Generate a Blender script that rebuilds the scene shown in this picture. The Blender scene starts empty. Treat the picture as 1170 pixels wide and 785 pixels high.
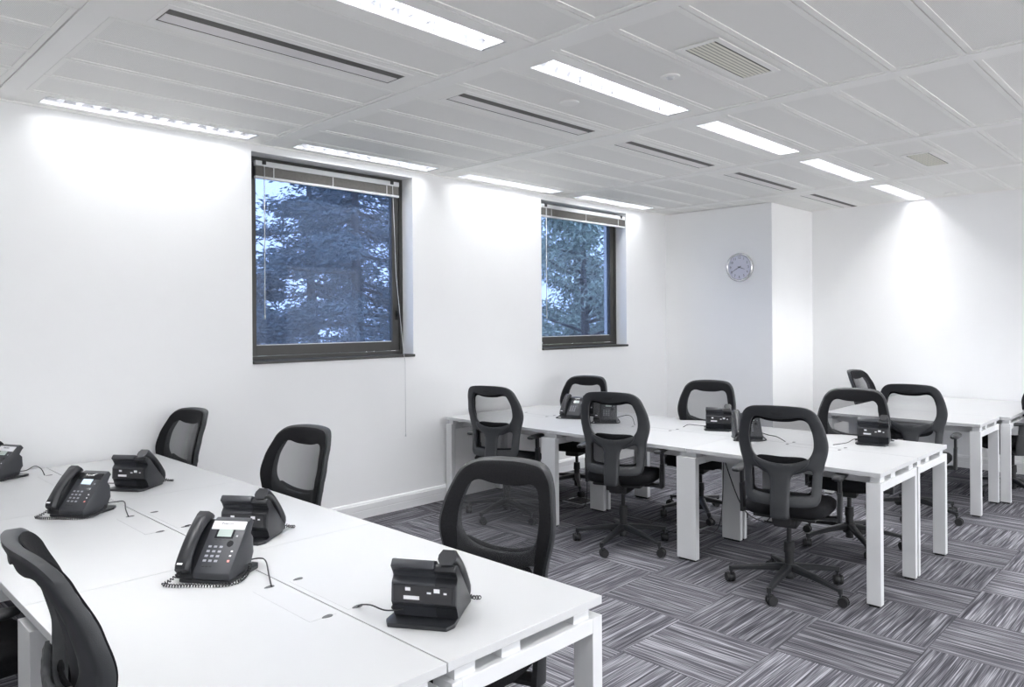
import bpy, bmesh, math, random
from mathutils import Vector, Matrix
from mathutils.geometry import delaunay_2d_cdt
PI = math.pi
R = math.radians
C = bpy.context.scene.collection
rnd = random.Random(7)

# ------------------------------------------------------------------ materials
def mat(name, col, rough=0.5, metal=0.0, spec=0.5, emit=None, estr=0.0):
    m = bpy.data.materials.new(name); m.use_nodes = True
    b = m.node_tree.nodes['Principled BSDF']
    b.inputs['Base Color'].default_value = (*col, 1)
    b.inputs['Roughness'].default_value = rough
    b.inputs['Metallic'].default_value = metal
    b.inputs['Specular IOR Level'].default_value = spec
    if emit:
        b.inputs['Emission Color'].default_value = (*emit, 1)
        b.inputs['Emission Strength'].default_value = estr
    return m

def N(m, t, **kw):
    n = m.node_tree.nodes.new(t)
    for k, v in kw.items(): setattr(n, k, v)
    return n

def noisy(name, col, rough, amount=0.06, scale=8.0, bump=0.0, bscale=300.0, spec=0.5, metal=0.0):
    """plain colour with a faint procedural mottling and an optional fine bump"""
    m = mat(name, col, rough, metal, spec)
    L = m.node_tree.links; b = m.node_tree.nodes['Principled BSDF']
    tc = N(m, 'ShaderNodeTexCoord')
    n = N(m, 'ShaderNodeTexNoise'); n.inputs['Scale'].default_value = scale; n.inputs['Detail'].default_value = 4
    L.new(tc.outputs['Object'], n.inputs['Vector'])
    r = N(m, 'ShaderNodeValToRGB')
    lo = [c * (1 - amount) for c in col]; hi = [min(1, c * (1 + amount)) for c in col]
    r.color_ramp.elements[0].position = .3; r.color_ramp.elements[0].color = (*lo, 1)
    r.color_ramp.elements[1].position = .7; r.color_ramp.elements[1].color = (*hi, 1)
    L.new(n.outputs['Fac'], r.inputs['Fac']); L.new(r.outputs['Color'], b.inputs['Base Color'])
    if bump:
        n2 = N(m, 'ShaderNodeTexNoise'); n2.inputs['Scale'].default_value = bscale; n2.inputs['Detail'].default_value = 2
        L.new(tc.outputs['Object'], n2.inputs['Vector'])
        bp = N(m, 'ShaderNodeBump'); bp.inputs['Strength'].default_value = bump; bp.inputs['Distance'].default_value = .002
        L.new(n2.outputs['Fac'], bp.inputs['Height']); L.new(bp.outputs['Normal'], b.inputs['Normal'])
    return m

M = {}
M['wall'] = noisy('wall_paint', (.92, .92, .92), .75, .012, 1.5, .08, 120, spec=.25)
M['ceil'] = noisy('ceiling_tile', (.935, .93, .90), .6, .02, 2.0, spec=.25)
M['beam'] = noisy('ceiling_channel', (.94, .935, .91), .5, .01, 2.0, spec=.3)
M['trimw'] = noisy('skirting_paint', (.84, .84, .845), .4, .01, 3)
M['lam'] = noisy('white_laminate', (.505, .508, .515), .38, .008, 3, .03, 500, spec=.4)
M['edge'] = noisy('laminate_edging', (.54, .545, .55), .45, .01, 3)
M['wmetal'] = noisy('white_powder_coat', (.66, .665, .672), .4, .01, 5, .05, 600)
M['pad'] = mat('black_foot', (.01, .01, .01), .6)
M['plas'] = noisy('black_plastic', (.019, .020, .022), .42, .08, 20, .15, 700)
M['plas2'] = noisy('charcoal_plastic', (.029, .031, .034), .48, .06, 20, .15, 500)
M['matte'] = noisy('dull_black_plastic', (.011, .011, .012), .6, .08, 20)
M['fabric'] = noisy('black_fabric', (.011, .011, .0125), .9, .25, 200, .5, 900, spec=.15)
M['chrome'] = mat('bright_metal', (.75, .76, .78), .18, 1.0)
M['steel'] = mat('dull_steel', (.35, .36, .38), .35, .9)
M['phone'] = noisy('phone_black', (.018, .019, .022), .32, .05, 30, .05, 900)
M['phone2'] = noisy('phone_face', (.034, .036, .042), .38, .05, 30)
M['gloss'] = mat('gloss_black', (.02, .02, .023), .12)
M['key'] = mat('phone_key', (.30, .31, .34), .3)
M['redkey'] = mat('phone_red_key', (.75, .25, .22), .35)
M['lcd'] = mat('phone_screen', (.42, .48, .45), .15)
M['lcdb'] = mat('phone_blue_screen', (.50, .62, .80), .15, emit=(.5, .65, .95), estr=.25)
M['print'] = mat('white_print', (.8, .8, .82), .5)
M['cord'] = mat('cord_black', (.02, .02, .022), .5)
M['frame'] = noisy('dark_bronze_frame', (.038, .037, .034), .45, .08, 10, spec=.5)
M['dark'] = mat('dark_gap', (.03, .03, .03), .8)
M['slat'] = noisy('blind_slats', (.12, .115, .105), .5, .1, 60)
M['rail'] = mat('blind_rail', (.62, .63, .64), .4)
M['notch'] = mat('cable_slot', (.10, .10, .105), .7)
M['louv'] = mat('louvre_aluminium', (.86, .87, .9), .25, .6)
M['alu'] = mat('reflector_aluminium', (.88, .89, .92), .22, .85)
M['grey'] = mat('diffuser_grey', (.12, .115, .108), .6)
M['pinkgrey'] = mat('diffuser_blade', (.86, .84, .83), .5)
M['vent'] = mat('vent_beige', (.80, .79, .70), .55)
M['tube'] = mat('tube_glow', (1, 1, 1), .5, emit=(.93, .96, 1), estr=9)
M['dial'] = mat('clock_dial', (.66, .66, .75), .35)
M['num'] = mat('clock_black', (.06, .06, .07), .5)
M['cring'] = mat('clock_rim', (.80, .80, .82), .22, .7)
M['extw'] = noisy('outer_wall', (.35, .33, .30), .9, .1, 2)
M['pave'] = noisy('bounce_paving', (.45, .44, .42), .9, .1, 2)
M['lawn'] = noisy('grass', (.05, .09, .03), .95, .4, 3)

# translucent woven mesh of the chair backs
def mesh_mat():
    m = bpy.data.materials.new('chair_mesh'); m.use_nodes = True; nt = m.node_tree; L = nt.links
    b = nt.nodes['Principled BSDF']; out = nt.nodes['Material Output']
    b.inputs['Base Color'].default_value = (.035, .036, .04, 1); b.inputs['Roughness'].default_value = .7
    b.inputs['Specular IOR Level'].default_value = .3
    tr = N(m, 'ShaderNodeBsdfTransparent')
    lw = N(m, 'ShaderNodeLayerWeight'); lw.inputs['Blend'].default_value = .5
    mr = N(m, 'ShaderNodeMapRange'); mr.inputs['From Min'].default_value = 0; mr.inputs['From Max'].default_value = .75
    mr.inputs['To Min'].default_value = .32; mr.inputs['To Max'].default_value = .85
    L.new(lw.outputs['Facing'], mr.inputs['Value'])
    # threads of the weave, far finer than a pixel from across the room
    tc = N(m, 'ShaderNodeTexCoord'); w = N(m, 'ShaderNodeTexWave'); w.bands_direction = 'Z'
    w.inputs['Scale'].default_value = 120; w.inputs['Distortion'].default_value = 0
    L.new(tc.outputs['Object'], w.inputs['Vector'])
    ma = N(m, 'ShaderNodeMath', operation='MULTIPLY_ADD'); ma.inputs[1].default_value = .10
    L.new(w.outputs['Fac'], ma.inputs[0]); L.new(mr.outputs['Result'], ma.inputs[2])
    mx = N(m, 'ShaderNodeMixShader')
    L.new(ma.outputs[0], mx.inputs['Fac']); L.new(tr.outputs[0], mx.inputs[1]); L.new(b.outputs[0], mx.inputs[2])
    L.new(mx.outputs[0], out.inputs['Surface'])
    return m
M['mesh'] = mesh_mat()

def glass_mat():
    m = bpy.data.materials.new('window_glass'); m.use_nodes = True; nt = m.node_tree; L = nt.links
    out = nt.nodes['Material Output']; nt.nodes.remove(nt.nodes['Principled BSDF'])
    tr = N(m, 'ShaderNodeBsdfTransparent'); tr.inputs['Color'].default_value = (.42, .50, .66, 1)
    gl = N(m, 'ShaderNodeBsdfGlossy'); gl.inputs['Roughness'].default_value = .02
    gl.inputs['Color'].default_value = (.8, .88, 1, 1)
    df = N(m, 'ShaderNodeBsdfDiffuse'); df.inputs['Color'].default_value = (.33, .40, .54, 1)  # flat diffuse share paints the bluish reflected haze over the view
    lw = N(m, 'ShaderNodeLayerWeight'); lw.inputs['Blend'].default_value = .5
    pw = N(m, 'ShaderNodeMath', operation='POWER'); pw.inputs[1].default_value = 4
    fr = N(m, 'ShaderNodeMath', operation='MULTIPLY_ADD'); fr.inputs[1].default_value = .6; fr.inputs[2].default_value = .008
    L.new(lw.outputs['Facing'], pw.inputs[0]); L.new(pw.outputs[0], fr.inputs[0])
    m1 = N(m, 'ShaderNodeMixShader'); m2 = N(m, 'ShaderNodeMixShader'); m2.inputs['Fac'].default_value = .17
    L.new(fr.outputs[0], m1.inputs['Fac']); L.new(tr.outputs[0], m1.inputs[1]); L.new(gl.outputs[0], m1.inputs[2])
    L.new(m1.outputs[0], m2.inputs[1]); L.new(df.outputs[0], m2.inputs[2]); L.new(m2.outputs[0], out.inputs['Surface'])
    return m
M['glass'] = glass_mat()

# carpet tiles laid quarter-turn, streaked along the tile
TS = .513
def carpet():
    m = bpy.data.materials.new('carpet_tiles'); m.use_nodes = True; nt = m.node_tree; L = nt.links
    b = nt.nodes['Principled BSDF']; b.inputs['Roughness'].default_value = .95; b.inputs['Specular IOR Level'].default_value = .1
    tc = N(m, 'ShaderNodeTexCoord'); sp = N(m, 'ShaderNodeSeparateXYZ'); L.new(tc.outputs['Object'], sp.inputs[0])
    def mth(op, a, b_=None, c_=None):
        n = N(m, 'ShaderNodeMath', operation=op)
        for i, v in enumerate((a, b_, c_)):
            if v is None: continue
            if isinstance(v, (int, float)): n.inputs[i].default_value = v
            else: L.new(v, n.inputs[i])
        return n.outputs[0]
    u = mth('DIVIDE', mth('ADD', sp.outputs['X'], 20 * TS - 3.885), TS)
    v = mth('DIVIDE', mth('ADD', sp.outputs['Y'], 20 * TS - 1.070), TS)
    iu = mth('FLOOR', u); iv = mth('FLOOR', v)
    par = mth('MODULO', mth('ADD', iu, iv), 2.0)          # 0 / 1
    fu = mth('FRACT', u); fv = mth('FRACT', v)
    # across = coordinate across the streaks, along = coordinate along them
    def lerp(a, b_, f): return mth('ADD', mth('MULTIPLY', a, mth('SUBTRACT', 1.0, f)), mth('MULTIPLY', b_, f))
    across = lerp(fv, fu, par); along = lerp(fu, fv, par)
    wn = N(m, 'ShaderNodeTexWhiteNoise', noise_dimensions='2D'); cb = N(m, 'ShaderNodeCombineXYZ')
    L.new(iu, cb.inputs[0]); L.new(iv, cb.inputs[1]); L.new(cb.outputs[0], wn.inputs['Vector'])
    off = mth('MULTIPLY', wn.outputs['Value'], 40.0)
    def streak(sa, sl, det, dz):
        c2 = N(m, 'ShaderNodeCombineXYZ')
        L.new(mth('MULTIPLY', across, sa), c2.inputs[0]); L.new(mth('MULTIPLY', along, sl), c2.inputs[1])
        L.new(mth('ADD', off, dz), c2.inputs[2])
        n = N(m, 'ShaderNodeTexNoise'); n.inputs['Scale'].default_value = 1.0; n.inputs['Detail'].default_value = det
        n.inputs['Roughness'].default_value = .6
        L.new(c2.outputs[0], n.inputs['Vector']); return n.outputs['Fac']
    s = mth('ADD', mth('MULTIPLY', streak(38, .8, 2.0, 0), .55), mth('MULTIPLY', streak(120, 2.2, 1.0, 9), .45))
    r = N(m, 'ShaderNodeValToRGB'); cr = r.color_ramp
    cr.elements[0].position = .36; cr.elements[0].color = (.038, .037, .043, 1)
    cr.elements[1].position = .64; cr.elements[1].color = (.33, .326, .352, 1)
    e = cr.elements.new(.47); e.color = (.080, .078, .090, 1)
    e = cr.elements.new(.54); e.color = (.155, .153, .168, 1)
    L.new(s, r.inputs['Fac'])
    hs = N(m, 'ShaderNodeHueSaturation'); L.new(r.outputs['Color'], hs.inputs['Color'])
    L.new(mth('ADD', mth('MULTIPLY', wn.outputs['Value'], .24), .90), hs.inputs['Value'])
    # seam line
    eu = mth('MINIMUM', fu, mth('SUBTRACT', 1.0, fu)); ev = mth('MINIMUM', fv, mth('SUBTRACT', 1.0, fv))
    seam = mth('LESS_THAN', mth('MINIMUM', eu, ev), .004)
    mx = N(m, 'ShaderNodeMixRGB'); mx.inputs['Color2'].default_value = (.05, .05, .055, 1)
    L.new(mth('MULTIPLY', seam, .6), mx.inputs['Fac']); L.new(hs.outputs['Color'], mx.inputs['Color1'])
    L.new(mx.outputs['Color'], b.inputs['Base Color'])
    n2 = N(m, 'ShaderNodeTexNoise'); n2.inputs['Scale'].default_value = 400
    L.new(tc.outputs['Object'], n2.inputs['Vector'])
    bp = N(m, 'ShaderNodeBump'); bp.inputs['Strength'].default_value = .5; bp.inputs['Distance'].default_value = .004
    L.new(n2.outputs['Fac'], bp.inputs['Height']); L.new(bp.outputs['Normal'], b.inputs['Normal'])
    return m
M['carpet'] = carpet()

def perforated():
    m = mat('perforated_tile', (.66, .66, .645), .6, spec=.25); L = m.node_tree.links
    b = m.node_tree.nodes['Principled BSDF']; tc = N(m, 'ShaderNodeTexCoord')
    vo = N(m, 'ShaderNodeTexVoronoi'); vo.inputs['Scale'].default_value = 170; vo.inputs['Randomness'].default_value = 0
    L.new(tc.outputs['Object'], vo.inputs['Vector'])
    r = N(m, 'ShaderNodeValToRGB'); r.color_ramp.elements[0].position = .22; r.color_ramp.elements[1].position = .32
    r.color_ramp.elements[0].color = (.62, .62, .605, 1); r.color_ramp.elements[1].color = (.925, .92, .89, 1)
    L.new(vo.outputs['Distance'], r.inputs['Fac']); L.new(r.outputs['Color'], b.inputs['Base Color'])
    return m
M['perf'] = perforated()

def leafmat(name, c1, c2):
    m = mat(name, c1, .6); L = m.node_tree.links; b = m.node_tree.nodes['Principled BSDF']
    g = N(m, 'ShaderNodeNewGeometry'); r = N(m, 'ShaderNodeValToRGB')
    r.color_ramp.elements[0].color = (*c1, 1); r.color_ramp.elements[1].color = (*c2, 1)
    L.new(g.outputs['Random Per Island'], r.inputs['Fac']); L.new(r.outputs['Color'], b.inputs['Base Color'])
    return m
M['needle'] = leafmat('conifer_needles', (.05, .075, .10), (.15, .21, .22))
M['leaf'] = leafmat('broad_leaves', (.12, .17, .13), (.55, .65, .52))
M['bark'] = noisy('bark', (.05, .045, .045), .9, .4, 12)

# ------------------------------------------------------------------ mesh builder
class MB:
    def __init__(s): s.bm = bmesh.new()
    def box(s, x0, x1, y0, y1, z0, z1, mi=0, bev=0):
        g = bmesh.ops.create_cube(s.bm, size=1)
        vs = g['verts']
        for v in vs:
            v.co = Vector((x0 + (v.co.x + .5) * (x1 - x0), y0 + (v.co.y + .5) * (y1 - y0), z0 + (v.co.z + .5) * (z1 - z0)))
        fs = {f for v in vs for f in v.link_faces}
        for f in fs: f.material_index = mi
        if bev:
            es = list({e for v in vs for e in v.link_edges})
            r = bmesh.ops.bevel(s.bm, geom=es, offset=bev, segments=2, affect='EDGES', profile=.5)
            for f in r['faces']: f.material_index = mi
        return s
    def loft(s, rings, close=True, caps=True, mi=0, smooth=False):
        """rings: list of equal-length point loops"""
        vr = [[s.bm.verts.new(p) for p in ring] for ring in rings]
        n = len(vr[0])
        for a, b in zip(vr[:-1], vr[1:]):
            for i in range(n if close else n - 1):
                j = (i + 1) % n
                f = s.bm.faces.new((a[i], a[j], b[j], b[i])); f.material_index = mi; f.smooth = smooth
        if caps:
            for ring, flip in ((vr[0], True), (vr[-1], False)):
                f = s.bm.faces.new(ring[::-1] if flip else ring); f.material_index = mi
        return s
    def cyl(s, p0, p1, r0, r1=None, n=16, mi=0, smooth=True, caps=True):
        p0 = Vector(p0); p1 = Vector(p1); r1 = r0 if r1 is None else r1
        d = (p1 - p0).normalized(); a = d.orthogonal().normalized(); b = d.cross(a)
        rg = [[p + (a * math.cos(2 * PI * i / n) + b * math.sin(2 * PI * i / n)) * r for i in range(n)] for p, r in ((p0, r0), (p1, r1))]
        return s.loft(rg, caps=caps, mi=mi, smooth=smooth)
    def tube(s, pts, r, n=6, mi=0):
        pts = [Vector(p) for p in pts]; rings = []
        d = (pts[1] - pts[0]).normalized(); a = d.orthogonal().normalized()
        for i, p in enumerate(pts):
            d = (pts[min(i + 1, len(pts) - 1)] - pts[max(i - 1, 0)]).normalized()
            a = (a - d * a.dot(d)).normalized(); b = d.cross(a)
            rr = r[i] if isinstance(r, (list, tuple)) else r
            rings.append([p + (a * math.cos(2 * PI * k / n) + b * math.sin(2 * PI * k / n)) * rr for k in range(n)])
        return s.loft(rings, mi=mi, smooth=True)
    def prism(s, prof, y0, y1, axis='y', mi=0, bev=0):
        """profile polygon in xz (axis y), yz (axis x) or xy (axis z), extruded"""
        def P(a, b, t): return {'y': (a, t, b), 'x': (t, a, b), 'z': (a, b, t)}[axis]
        n0 = len(s.bm.verts)
        s.bm.verts.ensure_lookup_table()
        a = [s.bm.verts.new(P(p[0], p[1], y0)) for p in prof]; b = [s.bm.verts.new(P(p[0], p[1], y1)) for p in prof]
        fs = [s.bm.faces.new(a[::-1]), s.bm.faces.new(b)]
        for i in range(len(prof)):
            j = (i + 1) % len(prof); fs.append(s.bm.faces.new((a[i], a[j], b[j], b[i])))
        for f in fs: f.material_index = mi
        if bev:
            es = list({e for v in a + b for e in v.link_edges})
            r = bmesh.ops.bevel(s.bm, geom=es, offset=bev, segments=2, affect='EDGES', profile=.5)
            for f in r['faces']: f.material_index = mi
        return s
    def taper(s, p0, p1, w0, h0, w1, h1, up=(0, 0, 1), mi=0):
        p0 = Vector(p0); p1 = Vector(p1); d = (p1 - p0).normalized(); sd = d.cross(Vector(up)).normalized(); u = sd.cross(d)
        def ring(p, w, h):
            k = .3
            q = [(-1, -1 + k), (-1, 1 - k), (-1 + k, 1), (1 - k, 1), (1, 1 - k), (1, -1 + k), (1 - k, -1), (-1 + k, -1)]
            return [p + sd * (a * w / 2) + u * (b * h / 2) for a, b in q]
        return s.loft([ring(p0, w0, h0), ring(p1, w1, h1)], mi=mi)
    def xf(s, mx):
        bmesh.ops.transform(s.bm, matrix=mx, verts=s.bm.verts); return s
    def build(s, name, m, parent=None, smooth=None, loc=(0, 0, 0)):
        bmesh.ops.recalc_face_normals(s.bm, faces=s.bm.faces)
        me = bpy.data.meshes.new(name); s.bm.to_mesh(me); s.bm.free()
        for x in (m if isinstance(m, (list, tuple)) else [m]): me.materials.append(x)
        if smooth is not None:
            me.polygons.foreach_set('use_smooth', [True] * len(me.polygons))
            me.set_sharp_from_angle(angle=R(smooth))
        o = bpy.data.objects.new(name, me); C.objects.link(o); o.location = loc
        if parent: o.parent = parent
        return o

def empty(name, loc=(0, 0, 0), rz=0, parent=None):
    o = bpy.data.objects.new(name, None); C.objects.link(o); o.location = loc; o.rotation_euler = (0, 0, rz)
    o.empty_display_size = .1
    if parent: o.parent = parent
    return o
def tag(o, label, cat, group=None):
    o['label'] = label; o['category'] = cat
    if group: o['group'] = group
    return o
def struct(o): o['kind'] = 'structure'; return o
def kids(o): return [c for c in bpy.data.objects if c.parent == o]
def copy_tree(o, parent=None):
    c = o.copy(); C.objects.link(c)
    if parent: c.parent = parent
    for ch in kids(o):
        if not ch.name.startswith('network_cable'): copy_tree(ch, c)
    return c

def smooth_loop(pts, n=8):
    """closed Catmull-Rom through control points"""
    out = []; k = len(pts)
    for i in range(k):
        p0, p1, p2, p3 = (Vector(pts[(i + d) % k]) for d in (-1, 0, 1, 2))
        for j in range(n):
            t = j / n
            out.append(.5 * ((2 * p1) + (p2 - p0) * t + (2 * p0 - 5 * p1 + 4 * p2 - p3) * t * t + (3 * p1 - p0 - 3 * p2 + p3) * t ** 3))
    return out
def resample(loop, step):
    out = []; n = len(loop); per = sum((loop[(i + 1) % n] - loop[i]).length for i in range(n))
    k = max(8, int(per / step)); st = per / k; acc = 0; tgt = 0
    for i in range(n):
        a, b = loop[i], loop[(i + 1) % n]; l = (b - a).length
        while tgt < acc + l - 1e-9 and len(out) < k:
            out.append(a.lerp(b, (tgt - acc) / l)); tgt += st
        acc += l
    return out
def inside(p, poly):
    c = False; n = len(poly); j = n - 1
    for i in range(n):
        a, b = poly[i], poly[j]
        if (a.y > p.y) != (b.y > p.y) and p.x < (b.x - a.x) * (p.y - a.y) / (b.y - a.y) + a.x: c = not c
        j = i
    return c
def plate(outer, holes, step, fmap, T, r, emin=.35):
    """pillow-edged plate: outline (u,v) with holes, thickness T, edge rounding r; fmap(u,v,h)->xyz"""
    loops = [resample(outer, step)] + [resample(h, step) for h in holes]
    pts = []; edges = []
    for lp in loops:
        b = len(pts); pts += lp; edges += [(b + i, b + (i + 1) % len(lp)) for i in range(len(lp))]
    nb = len(pts); segs = [(pts[a], pts[b]) for a, b in edges]
    def dist(p):
        best = 9
        for a, b in segs:
            ab = b - a; t = max(0, min(1, (p - a).dot(ab) / ab.length_squared)); d = (p - a - ab * t).length_squared
            if d < best: best = d
        return math.sqrt(best)
    xs = [p.x for p in loops[0]]; ys = [p.y for p in loops[0]]
    x = min(xs)
    while x < max(xs):
        y = min(ys)
        while y < max(ys):
            p = Vector((x, y))
            if inside(p, loops[0]) and not any(inside(p, h) for h in loops[1:]) and dist(p) > step * .45: pts.append(p)
            y += step
        x += step
    vo, eo, fo, ov, oe, of = delaunay_2d_cdt(pts, edges, [], 0, 1e-6)
    tris = []
    for f in fo:
        c = sum((vo[i] for i in f), Vector((0, 0))) / len(f)
        if inside(c, loops[0]) and not any(inside(c, h) for h in loops[1:]): tris.append(f)
    b = MB(); bm = b.bm
    hs = []
    for i, p in enumerate(vo):
        d = 0 if min(ov[i] or [nb]) < nb else dist(p)
        q = min(1, d / r); hs.append(T / 2 * (emin + (1 - emin) * math.sqrt(max(0, 1 - (1 - q) ** 2))))
    top = [bm.verts.new(fmap(p.x, p.y, h)) for p, h in zip(vo, hs)]
    bot = [bm.verts.new(fmap(p.x, p.y, -h)) for p, h in zip(vo, hs)]
    cnt = {}
    for f in tris:
        bm.faces.new([top[i] for i in f]); bm.faces.new([bot[i] for i in reversed(f)])
        for i in range(len(f)):
            e = (f[i], f[(i + 1) % len(f)]); cnt[e] = 1
    for (i, j) in list(cnt):
        if (j, i) not in cnt: bm.faces.new((top[j], top[i], bot[i], bot[j]))
    loose = [v for v in bm.verts if not v.link_faces]
    bmesh.ops.delete(bm, geom=loose, context='VERTS')
    return b

def text_mesh(txt, size, depth=.0004, align='CENTER'):
    cu = bpy.data.curves.new('lettering', 'FONT'); cu.body = txt; cu.size = size; cu.extrude = depth
    cu.align_x = align; cu.align_y = 'CENTER'
    o = bpy.data.objects.new('lettering', cu); C.objects.link(o)
    dg = bpy.context.evaluated_depsgraph_get(); dg.update()
    me = bpy.data.meshes.new_from_object(o.evaluated_get(dg)); bpy.data.objects.remove(o)
    return me

# ------------------------------------------------------------------ room
YW = 5.02; XF = 8.86; XA = 7.80; YA = 3.66; ZC = 2.85; XB = -1.6; YB = -2.6
BX = [.985 + 1.606 * k for k in range(-2, 6)]      # ceiling channels, centre x
BW = .11
fl = MB().box(XB, XF + .2, YB, YW + .3, -.05, 0); struct(fl.build('floor', M['carpet']))

W1 = (2.475, 3.915, 1.283, 2.79); W2 = (5.54, 6.985, 1.283, 2.79)
w = MB(); y0, y1 = YW, YW + .32
def wb(x0, x1, z0, z1): w.box(x0, x1, y0, y1, z0, z1)
wb(XB, W1[0], 0, 3.1); wb(W1[1], W2[0], 0, 3.1); wb(W2[1], XF + .2, 0, 3.1)
for q in (W1, W2): wb(q[0], q[1], 0, q[2]); wb(q[0], q[1], q[3], 3.1)
struct(w.build('wall_window_side', M['wall']))
w = MB(); w.box(XF, XF + .2, YB, YW, 0, 3.1); struct(w.build('wall_far', M['wall']))
w = MB(); w.box(XA, XF, YA, YW, 0, ZC - .002); w.box(XA - .008, XA, YA, 4.36, 0, ZC - .002)
struct(w.build('wall_alcove', M['wall']))
struct(MB().box(XB - .2, XB, YB, YW + .3, 0, 3.1).build('wall_back', M['wall']))
# wall behind the camera, with a row of unglazed openings added for daylight fill
w = MB(); wx = [XB + .5 + 2.05 * i for i in range(5)]; ZL, ZH = .75, 2.72
w.box(XB - .2, XF + .2, YB - .2, YB, 0, ZL); w.box(XB - .2, XF + .2, YB - .2, YB, ZH, 3.1)
edges_ = [XB - .2] + [v for x in wx for v in (x, x + 1.75)] + [XF + .2]
for i in range(0, len(edges_), 2): w.box(edges_[i], edges_[i + 1], YB - .2, YB, ZL, ZH)
struct(w.build('wall_right', M['wall']))
for i, x in enumerate(wx):
    t = struct(empty('window_%d' % (i + 3), (x + .875, YB - .1, ZL))); t['label'] = 'unseen window opening added behind the camera for daylight fill'
    b = MB(); h_ = ZH - ZL
    b.box(-.875, -.825, -.03, .03, 0, h_); b.box(.825, .875, -.03, .03, 0, h_); b.box(-.825, .825, -.03, .03, 0, .05); b.box(-.825, .825, -.03, .03, h_ - .05, h_)
    b.build('window_frame', M['frame'], t)

def skirt(name, pts):
    """skirting board run along a polyline of wall points; room on the left of travel"""
    b = MB()
    for (a, c) in zip(pts[:-1], pts[1:]):
        a = Vector((*a, 0)); c = Vector((*c, 0)); d = (c - a).normalized(); nrm = Vector((-d.y, d.x, 0))
        prof = [(0, 0), (.018, 0), (.018, .058), (.0155, .062), (.018, .066), (.018, .108), (.013, .114), (.011, .122), (.005, .128), (0, .131)]
        b.loft([[p + nrm * u + Vector((0, 0, z)) for u, z in prof] for p in (a, c)])
    return struct(b.build(name, M['trimw']))
skirt('baseboard_window_side', [(XA, YW), (XB, YW)])
skirt('baseboard_alcove', [(XF, YA), (XA - .008, YA), (XA - .008, YW)][::1])
skirt('baseboard_far', [(XF, YB), (XF, YA)])

# ceiling: panels with raised lips between long channels, grid of 345 mm strips
SY = [.945 + .3455 * k for k in range(-11, 13)]     # seams in y
ce = MB()
LY = (2.405, 2.57); CY = (3.07, 3.31)               # luminaire and slot rows
def panel(x0, x1, y0, y1, perf=True):
    g = .003; z = ZC
    x0 += g; x1 -= g; y0 += g; y1 -= g; lip = .028
    if x1 - x0 < .12 or y1 - y0 < .08:
        ce.box(x0, x1, y0, y1, z, z + .02); return
    ce.box(x0, x1, y0, y0 + lip, z, z + .02); ce.box(x0, x1, y1 - lip, y1, z, z + .02)
    ce.box(x0, x0 + lip, y0 + lip, y1 - lip, z, z + .02); ce.box(x1 - lip, x1, y0 + lip, y1 - lip, z, z + .02)
    ce.box(x0 + lip, x1 - lip, y0 + lip, y1 - lip, z + .004, z + .02, mi=1)
holes = []   # x0,x1,y0,y1
lights = []; slots = []; vents = []
for k in range(len(BX) - 1):
    a = BX[k] + BW / 2; b = BX[k + 1] - BW / 2
    if a > XF: continue
    for yc in (4.877, 2.4875, .10, -2.29):
        lights.append(((a + b) / 2, yc, k))
    slots.append(((a + b) / 2, 3.185, k))
LL, LW = 1.28, .165
def fit(a, b, y0, y1, hx0, hx1, hy0, hy1):
    """strip with a rectangular opening"""
    if y0 < hy0: ce.box(a, b, y0 + .002, hy0, ZC, ZC + .02)
    if hy1 < y1: ce.box(a, b, hy1, y1 - .002, ZC, ZC + .02)
    ce.box(a, hx0, hy0, hy1, ZC, ZC + .02); ce.box(hx1, b, hy0, hy1, ZC, ZC + .02)
for k in range(len(BX) - 1):
    a = BX[k] + BW / 2; b = min(BX[k + 1] - BW / 2, XF)
    if a > XF or b < XB: continue
    a = max(a, XB); xm = (BX[k] + BX[k + 1]) / 2
    ys = sorted(set([round(y, 4) for y in SY if YB < y < YW - .07] + [YB]))
    ys.append(YW)
    # merge strips that carry fixtures
    i = 0
    while i < len(ys) - 1:
        lo, hi = ys[i], ys[i + 1]
        lightrow = [yc for yc in (4.877, 2.4875, .10, -2.29) if lo < yc < hi]
        if hi == YW and lo > 4.7: lightrow = [4.877]
        if xm < XB or xm > XF or (lo > YA and xm > XA): lightrow = []
        if lightrow and XB < xm < XF:
            yc = lightrow[0]; xc_ = min(xm, XF - LL / 2 - .01); fit(a, b, lo, hi, xc_ - LL / 2, xc_ + LL / 2, yc - LW / 2, yc + LW / 2)
        elif lo < 3.185 < hi and xm < XF:
            fit(a, b, lo, hi, xm - .62, xm + .62, 3.07, 3.31)
        else: panel(a, b, lo, hi)
        i += 1
for x in BX:
    if XB < x < XF: ce.box(x - BW / 2 + .002, x + BW / 2 - .002, YB, YW, ZC - .004, ZC + .02, mi=2)
ce.box(XB - .2, XF + .2, YB - .2, YW + .3, 3.1, 3.2, mi=3)
struct(ce.build('ceiling', [M['ceil'], M['perf'], M['beam'], M['dark']]))
struct(MB().box(XB, XA, YW - .012, YW, ZC - .012, ZC + .0, 0).build('trim_1', M['beam']))

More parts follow.
